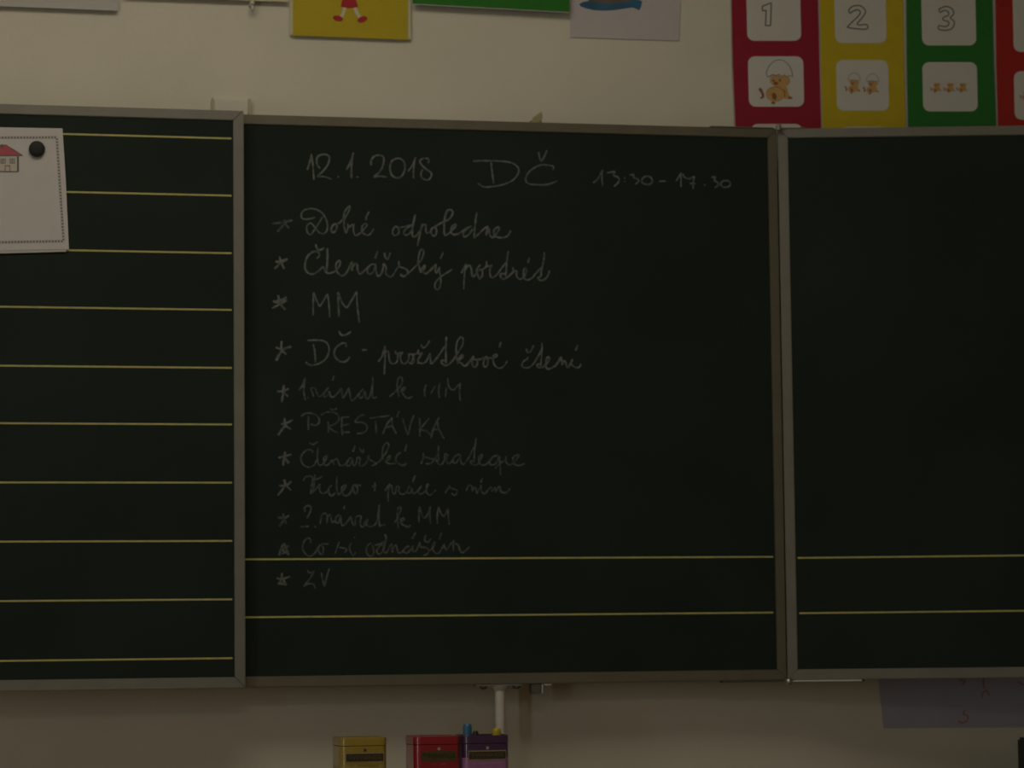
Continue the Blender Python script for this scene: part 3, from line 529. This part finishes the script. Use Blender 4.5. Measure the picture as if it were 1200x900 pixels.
# ------------------------------------------------------------------ number banners
def chick(bm, pl, cx, cyy, s, d, simple=False):
    def f(pts): return [(cx + (x - 465) / 9.47 * s, cyy + (y - 340) / 9.47 * s) for x, y in pts]
    w = .75 * PX
    shell = [(372, 285), (360, 240), (375, 195), (400, 150), (450, 107), (505, 92), (560, 107), (610, 150), (642, 210), (655, 285), (620, 268), (590, 285), (560, 262), (530, 278), (500, 256), (465, 270), (430, 256), (400, 276)]
    dec(bm, pl, f(ell(540, 440, 62, 80, -25)), d, 0); dec(bm, pl, f(ell(460, 478, 106, 82, 0)), d + .0002, 0)
    dec(bm, pl, f([(560, 420), (600, 440), (615, 490), (650, 512), (640, 528), (570, 530), (530, 480)]), d + .0003, 0)
    dec(bm, pl, f(ell(512, 325, 112, 78, 4)), d + .0004, 0)
    dec(bm, pl, f(ell(450, 500, 24, 42, -12)), d + .0005, 1); dec(bm, pl, f(ell(438, 572, 22, 14)), d + .0005, 1)
    dec(bm, pl, f(ell(300, 432, 18, 30, -35)), d + .0003, 1); dec(bm, pl, f(ell(322, 478, 14, 36, -15)), d + .0002, 1)
    dec(bm, pl, f(ell(315, 512, 26, 10, -20)), d + .0004, 1); dec(bm, pl, f(ell(625, 517, 26, 12, 5)), d + .0005, 1)
    dec(bm, pl, f(ell(466, 355, 27, 18, 0)), d + .0006, 1)
    for x, y in ((440, 326), (512, 322)): dec(bm, pl, f(ell(x, y, 15, 12)), d + .0006, 3, )
    dec(bm, pl, f(shell), d + .0006, 2)
    if s > .4: ribbon(bm, pl, [pl.sz(*q, d + .0008) for q in f(shell)], w * (1 if s > .8 else .55), d + .0006, d + .0008, 3 if s > .4 else 4, True)
    if s > .8:
        ribbon(bm, pl, [pl.sz(*q, d + .0007) for q in f(ell(460, 478, 106, 82, 0, 24)[13:] + ell(460, 478, 106, 82, 0, 24)[:2])], .6 * PX, d + .0004, d + .0007, 1)
        strokes(bm, pl, ' '.join('%f,%f' % ((x - 860), (y - 60)) for x, y in f([(560, 420), (570, 470), (560, 520)])), 860, 60, 1, .6 * PX, d + .0008, 1)
BAN = [('crimson', [(856.5, 0), (861.2, 147)], [(958.2, 0), (963.3, 148)], (875.5, 938.6, 47.8), (877, 942, 66, 125, 2.0), (880, 940, 145.2),
        "178,25 213,10 210,100 190,100 193,40 178,42", [(909, 96, 1.0)], 'crimson banner with number 1 and one hatching chick'),
       ('yellow_b', [(960.4, 0), (963.6, 148)], [(1058, 0), (1061, 148)], (978.5, 1038.7, 50.5), (980.2, 1041.5, 70.3, 129.8, 1.0), (985, 1040, 148.6),
        "515,40 530,25 560,22 580,40 575,60 548,96 585,96 583,114 515,108 517,98 555,60 560,45 548,38 530,45 520,52", [(999, 97.5, .47), (1020.5, 98.5, .47)], 'yellow banner with number 2 and two small chicks'),
       ('green_b', [(1061.6, 0), (1063.6, 148)], [(1162.6, 0), (1167, 148)], (1080.4, 1143.8, 53.2), (1081.3, 1145.5, 72.8, 130.6, .5), (1086, 1142, 151),
        "868,35 895,25 920,35 925,55 912,70 928,85 920,110 895,118 868,114 868,100 890,104 905,97 905,85 885,78 885,68 903,60 905,48 890,40 872,48", [(1096.5, 100, .33), (1112.3, 100, .33), (1127, 100, .33)], 'green banner with number 3 and three tiny chicks'),
       ('red_b', [(1166, 0), (1169, 148)], [(1268, 0), (1272, 148)], (1187.6, 1250, 60.8), (1188.6, 1252, 83.5, 140.3, .3), (1192, 1250, 158),
        None, [(1201.5, 109, .33), (1215, 109, .33), (1228.5, 109, .33), (1242, 109, .33)], 'orange-red banner cut off by the right picture edge')]
for i, (m, Ls, Rs, c1, c2, c3, digit, chicks, label) in enumerate(BAN):
    pl = Plane((0, WALLY - .0008 - .0006 * i, 0), 0); t = empty('number_banner'); tag(t, label, 'banner', 'number banners above the right side of the board')
    def ext(E, y):
        (xa, ya), (xb, yb) = E; return (xa + (xb - xa) * (y - ya) / (yb - ya), y)
    ys = [-170, 0, 75, 148, 260]
    wob = [0, .5, -.5, .3, 0] if i == 0 else [0, .2, -.3, .2, 0]
    lp = [(ext(Ls, y)[0] + w, y) for y, w in zip(ys, wob)]; rp = [(ext(Rs, y)[0] + w, y) for y, w in zip(ys, wob[::-1])]
    bm = bmesh.new(); prism(bm, pl, px_poly(pl, lp + rp[::-1], .0004), 0, .0004); obj('strip', bm, M[m], t)
    bm = bmesh.new(); prism(bm, pl, px_poly(pl, [(x - 1.3, y) for x, y in lp] + [(x + .2, y) for x, y in lp][::-1], .0005), -.0001, .0005); obj('laminate_edge', bm, M['laminate_edge'], t)
    def card(x0, y0, x1, y1, r=8, lean=0):
        bm = bmesh.new(); pts = [(x + lean * (y - y0) / (y1 - y0), y) for x, y in rrect(x0, y0, x1, y1, r)]
        dec(bm, pl, pts, .0008, 0, .0004); return obj('number_card', bm, M['card'], t)
    cd = card(c1[0] - 1, -11, c1[1] - 1, c1[2], 8, 1.4); cd2 = card(c2[0] - .5, c2[2], c2[1] - .8, c2[3], 8, 1.2); cd2.name = 'picture_card'
    card(c3[0], c3[2], c3[1], c3[2] + 58, 8)
    if digit:
        bm = bmesh.new(); P_ = [(840 + float(q.split(',')[0]) / 3.333, float(q.split(',')[1]) / 3.333) for q in digit.split()]
        q = [pl.sz(u, v, .0011) for u, v in P_]
        if not i: q = [tuple(a + (b - a) * k / 6 for a, b in zip(q[j], q[(j + 1) % len(q)])) for j in range(len(q)) for k in range(6)]
        if i:
            q = smoothline(q + [q[0]], 4)[:-1]
        ribbon(bm, pl, q, 1.5 * PX, .0008, .0011, 0, True); obj('digit_print', bm, M['outline'], cd)
    for cx, cyy, s in chicks:
        bm = bmesh.new(); chick(bm, pl, cx, cyy, s, .0011); obj('chick_print', bm, [M['chick'], M['chick_dark'], M['card'], M['outline'], M['outline_light']], cd2)

# lavender sheet under the right wing
pl = Plane((0, WALLY - .001, 0), 0); t = empty('lavender_sheet'); tag(t, 'faded lavender sheet with red pen marks on the wall under the right wing', 'paper')
bm = bmesh.new(); prism(bm, pl, px_poly(pl, [(1024, 740), (1029.5, 797), (1035.5, 853.5), (1120, 852.5), (1290, 851), (1290, 740)], .0004), 0, .0004); obj('sheet', bm, M['purple_paper'], t)
for st in ("720,108 765,112 742,142", "905,92 900,130 908,170", "890,245 893,205 925,188 942,222", "765,330 752,358 785,375 775,410 735,424 715,408", "1155,118 1198,142"):
    bm = bmesh.new(); strokes(bm, pl, st, 1010, 780, 6.32, 2.2 * PX, .0008, 0); obj('pen_mark', bm, M['red_pen'], t)

# ------------------------------------------------------------------ cupboard, tins, markers, black box
TY = -.30
TP = Plane((0, TY, 0), 0)
ztop = TP.at(425, 864.3).z; TH = .105; CZ = ztop - TH
cb = empty('low_cupboard'); tag(cb, 'low wooden cupboard under the blackboard carrying the tea tins', 'cupboard')
CX0, CX1, CYF, CYB = -1.55, .95, -.50, -.04
bm = bmesh.new(); box(bm, CX0, CX1, CYF, CYB, CZ - .025, CZ, .002); obj('top', bm, M['wood'], cb)
bm = bmesh.new(); box(bm, CX0 + .02, CX1 - .02, CYF + .03, CYB - .01, .06, CZ - .0255, .001); obj('body', bm, M['wood'], cb)
bm = bmesh.new(); box(bm, CX0 + .04, CX1 - .04, CYF + .06, CYB - .03, 0, .06); obj('plinth', bm, M['dark_steel'], cb)
nd = 5; dw = (CX1 - CX0 - .04) / nd
for i in range(nd):
    x = CX0 + .02 + i * dw
    bm = bmesh.new(); box(bm, x + .003, x + dw - .003, CYF + .012, CYF + .0298, .07, CZ - .03, .0015); d = obj('door', bm, M['wood'], cb)
    bm = bmesh.new(); lathe(bm, (x + dw - .05, CYF + .012, CZ - .12), (0, -1, 0), [(0, .005), (.012, .005), (.014, .011), (.022, .012), (.025, .008)], 16); obj('knob', bm, M['steel'], d)
W_, D_, RR = .0790, .076, .011
def text_mesh(body, size, m, parent, mw):
    cu = bpy.data.curves.new('lettering', 'FONT'); cu.body = body; cu.size = size; cu.align_x = 'CENTER'; cu.align_y = 'CENTER'; cu.extrude = .00015
    tmp = bpy.data.objects.new('tmp', cu); COL.objects.link(tmp)
    dg = bpy.context.evaluated_depsgraph_get(); me = bpy.data.meshes.new_from_object(tmp.evaluated_get(dg))
    COL.objects.unlink(tmp); bpy.data.objects.remove(tmp)
    me.materials.clear(); me.materials.append(m); me.transform(mw)
    o = bpy.data.objects.new('lettering', me); COL.objects.link(o); o.parent = parent
    return o
def ring(bm, prof, mi=0, cap_top=True, cap_bot=True, mis=None):
    """rounded-rectangle loft: prof = list of (z, inset)"""
    rows = []
    for z, ins in prof:
        rows.append([bm.verts.new((x, y, z)) for x, y in rrect(-W_ / 2 + ins, -D_ / 2 + ins, W_ / 2 - ins, D_ / 2 - ins, max(RR - ins, .002), 10)])
    n = len(rows[0])
    for k, (a, b) in enumerate(zip(rows, rows[1:])):
        for i in range(n): bm.faces.new((a[i], a[(i + 1) % n], b[(i + 1) % n], b[i])).material_index = (mis[k] if mis else mi)
    if cap_bot: bm.faces.new(rows[0][::-1]).material_index = mi
    if cap_top: bm.faces.new(rows[-1]).material_index = mi
def tin(u_right, rot, kind, label):
    """u_right: picture column of the tin's front right edge"""
    t = empty('tea_tin'); tag(t, label, 'tin', 'tea tins on the cupboard')
    p = TP.at(u_right, 880); c, s = math.cos(rot), math.sin(rot)
    lx, ly = W_ / 2, -D_ / 2
    t.location = (p.x - (lx * c - ly * s), TY - (lx * s + ly * c) , CZ); t.rotation_euler = (0, 0, rot)
    body_m = M[{'y': 'tin_y', 'r': 'tin_r', 'p': 'tin_p'}[kind]]
    low = M[{'y': 'tin_olive', 'r': 'tin_r', 'p': 'tin_lilac'}[kind]]
    zs = TH - .0135; zc = TH - (.045 if kind == 'y' else .036)
    bm = bmesh.new()
    if kind == 'p':                       # open tin, its rim shows above the hollow inside
        ring(bm, [(.001, .002), (.003, .0004), (zc, .0004), (zs - .001, .0004), (zs, .0012), (zs + .001, .0), (TH - .0015, 0), (TH, .0008), (TH - .001, .002), (.003, .0022)],
             0, True, True, [0, 1, 0, 0, 0, 0, 0, 2, 2])
        for f in bm.faces:
            if f.calc_center_median().z < .0031 and len(f.verts) > 10: f.material_index = 2
    else:
        ring(bm, [(.001, .002), (.003, .0004), (zc, .0004), (zs - .0005, .0004)], 0, True, True, [0, 1, 0])
    b = soften(obj('body', bm, [body_m, low, M['tin_inside']], t))
    if kind != 'p':
        bm = bmesh.new(); ring(bm, [(zs - .0004, .0014), (zs + .0006, 0), (TH - .0018, 0), (TH - .0006, .0006), (TH, .0020), (TH - .0008, .0036)], 0, True, True)
        soften(obj('lid', bm, M[{'y': 'tin_y', 'r': 'tin_r'}[kind]], t))
    fy = -D_ / 2 + .0003
    FP = Plane((0, 0, 0), 0); FP.o = Vector((0, fy, 0))
    def face(bm, pts, d, mi): prism(bm, FP, pts, d - .0003, d, mi)
    cx = .0015; zb = TH - .0325; bh = .0062; bw = .031
    bm = bmesh.new()
    if kind == 'r':
        sh = [(cx + x * bw * .98, zb + z) for x, z in ((-1, -.002), (-.93, -.0068), (-.6, -.0085), (.6, -.0085), (.93, -.0068), (1, -.002), (1, .002), (.93, .0068), (.6, .0085), (-.6, .0085), (-.93, .0068), (-1, .002))]
        face(bm, sh, .0005, 0)
    else:
        face(bm, [(cx - bw - .001, zb - bh - .0018), (cx + bw + .001, zb - bh - .0018), (cx + bw + .001, zb + bh + .0018), (cx - bw - .001, zb + bh + .0018)], .0004, 1)
        face(bm, [(cx - bw, zb - bh), (cx + bw, zb - bh), (cx + bw, zb + bh), (cx - bw, zb + bh)], .0007, 0)
    bp = obj('label_band', bm, [M['label_olive'] if kind == 'r' else M['label_dark'], M['gold']], t)
    mw = Matrix.Translation((cx, fy - .0009, zb)) @ Matrix.Rotation(math.pi / 2, 4, 'X') @ Matrix.Diagonal((1.15, 1, 1, 1))
    text_mesh('TWININGS', .0098, M['dark_letter'] if kind == 'r' else M['dim_gold'], bp, mw)
    # crest above the band, small irregular print below it
    bm = bmesh.new(); cz = TH - .0205
    face(bm, [(cx + .0005 + x * .0024, cz + z * .0026) for x, z in ((-1, -.6), (0, -1), (1, -.6), (.8, .3), (1.1, .9), (.4, .6), (0, 1.2), (-.4, .6), (-1.1, .9), (-.8, .3))], .0005, 0)
    obj('crest_print', bm, {'y': M['label_dark'], 'r': M['pale_print'], 'p': M['pale_print']}[kind], t)
    bm = bmesh.new(); rnd = random.Random(7); x = -.024 if kind != 'r' else -.009
    while x < (.026 if kind != 'r' else .012):
        w = rnd.uniform(.0012, .0026); h = rnd.uniform(.0022, .0038)
        if rnd.random() > .15: face(bm, [(cx + x, zb - .0145), (cx + x + w, zb - .0145), (cx + x + w * .8, zb - .0145 + h), (cx + x + w * .1, zb - .0145 + h)], .0005, 0)
        x += w + .0009
    obj('small_print', bm, {'y': mat('rust_print', (.26, .13, .03), .6), 'r': mat('dull_red_print', (.30, .07, .07), .6), 'p': mat('dull_lilac_print', (.38, .2, .35), .6)}[kind], t)
    return t
tin(454.2, .03, 'y', 'yellow tea tin with a dark name band, standing apart on the left')
tin(540.5, .035, 'r', 'red tea tin with an olive oval name band, in the middle')
tp = tin(597.3, .02, 'p', 'purple tea tin with lilac lower half, holding markers')
def marker(u, vtop, y, m, label, r=.0078, lean=(0, 0)):
    t = empty('marker_pen'); tag(t, label, 'marker', 'markers in the purple tin')
    p = Plane((0, y, 0), 0).at(u, vtop); top = Vector((p.x, y, p.z)); bot = Vector((p.x - lean[0], y - lean[1], CZ + .0055))
    ax = (top - bot).normalized(); L = (top - bot).length
    bm = bmesh.new(); lathe(bm, bot, ax, [(0, r * .8), (.004, r * .95), (L - .046, r * .95)], 24); soften(obj('barrel', bm, M['barrel'], t, False))
    bm = bmesh.new(); lathe(bm, bot + ax * (L - .045), ax, [(0, r), (.038, r * .97), (.0425, r * .9), (.045, r * .6)], 24); soften(obj('cap', bm, m, t, False))
    return t
marker(547.6, 848.2, TY + .053, M['cap_blue'], 'marker with a blue cap in the purple tin')
marker(581.8, 853.2, TY + .045, M['cap_yellow'], 'marker with a yellow cap in the purple tin')
marker(557.0, 856.3, TY + .040, M['cap_dark'], 'dark-capped marker leaning beside the blue one', r=.0052, lean=(-.006, .004))
# black casing at the right edge
BX = Plane((0, -.12, 0), 0).at(1191.5, 864)
t = empty('black_casing'); tag(t, 'black upright casing at the right picture edge, below the lavender sheet', 'box')
bm = bmesh.new(); box(bm, BX.x, BX.x + .24, -.30, -.12, CZ + .008, BX.z, .004); o = obj('housing', bm, M['black'], t)
bm = bmesh.new(); box(bm, BX.x + .015, BX.x + .225, -.304, -.2998, CZ + .02, BX.z - .015, .001); obj('front_panel', bm, M['cap_dark'], t)
for x in (.02, .22):
    for y in (-.28, -.14):
        bm = bmesh.new(); tube(bm, (BX.x + x, y, CZ), (BX.x + x, y, CZ + .0085), .008, n=12); obj('foot', bm, M['black'], t)
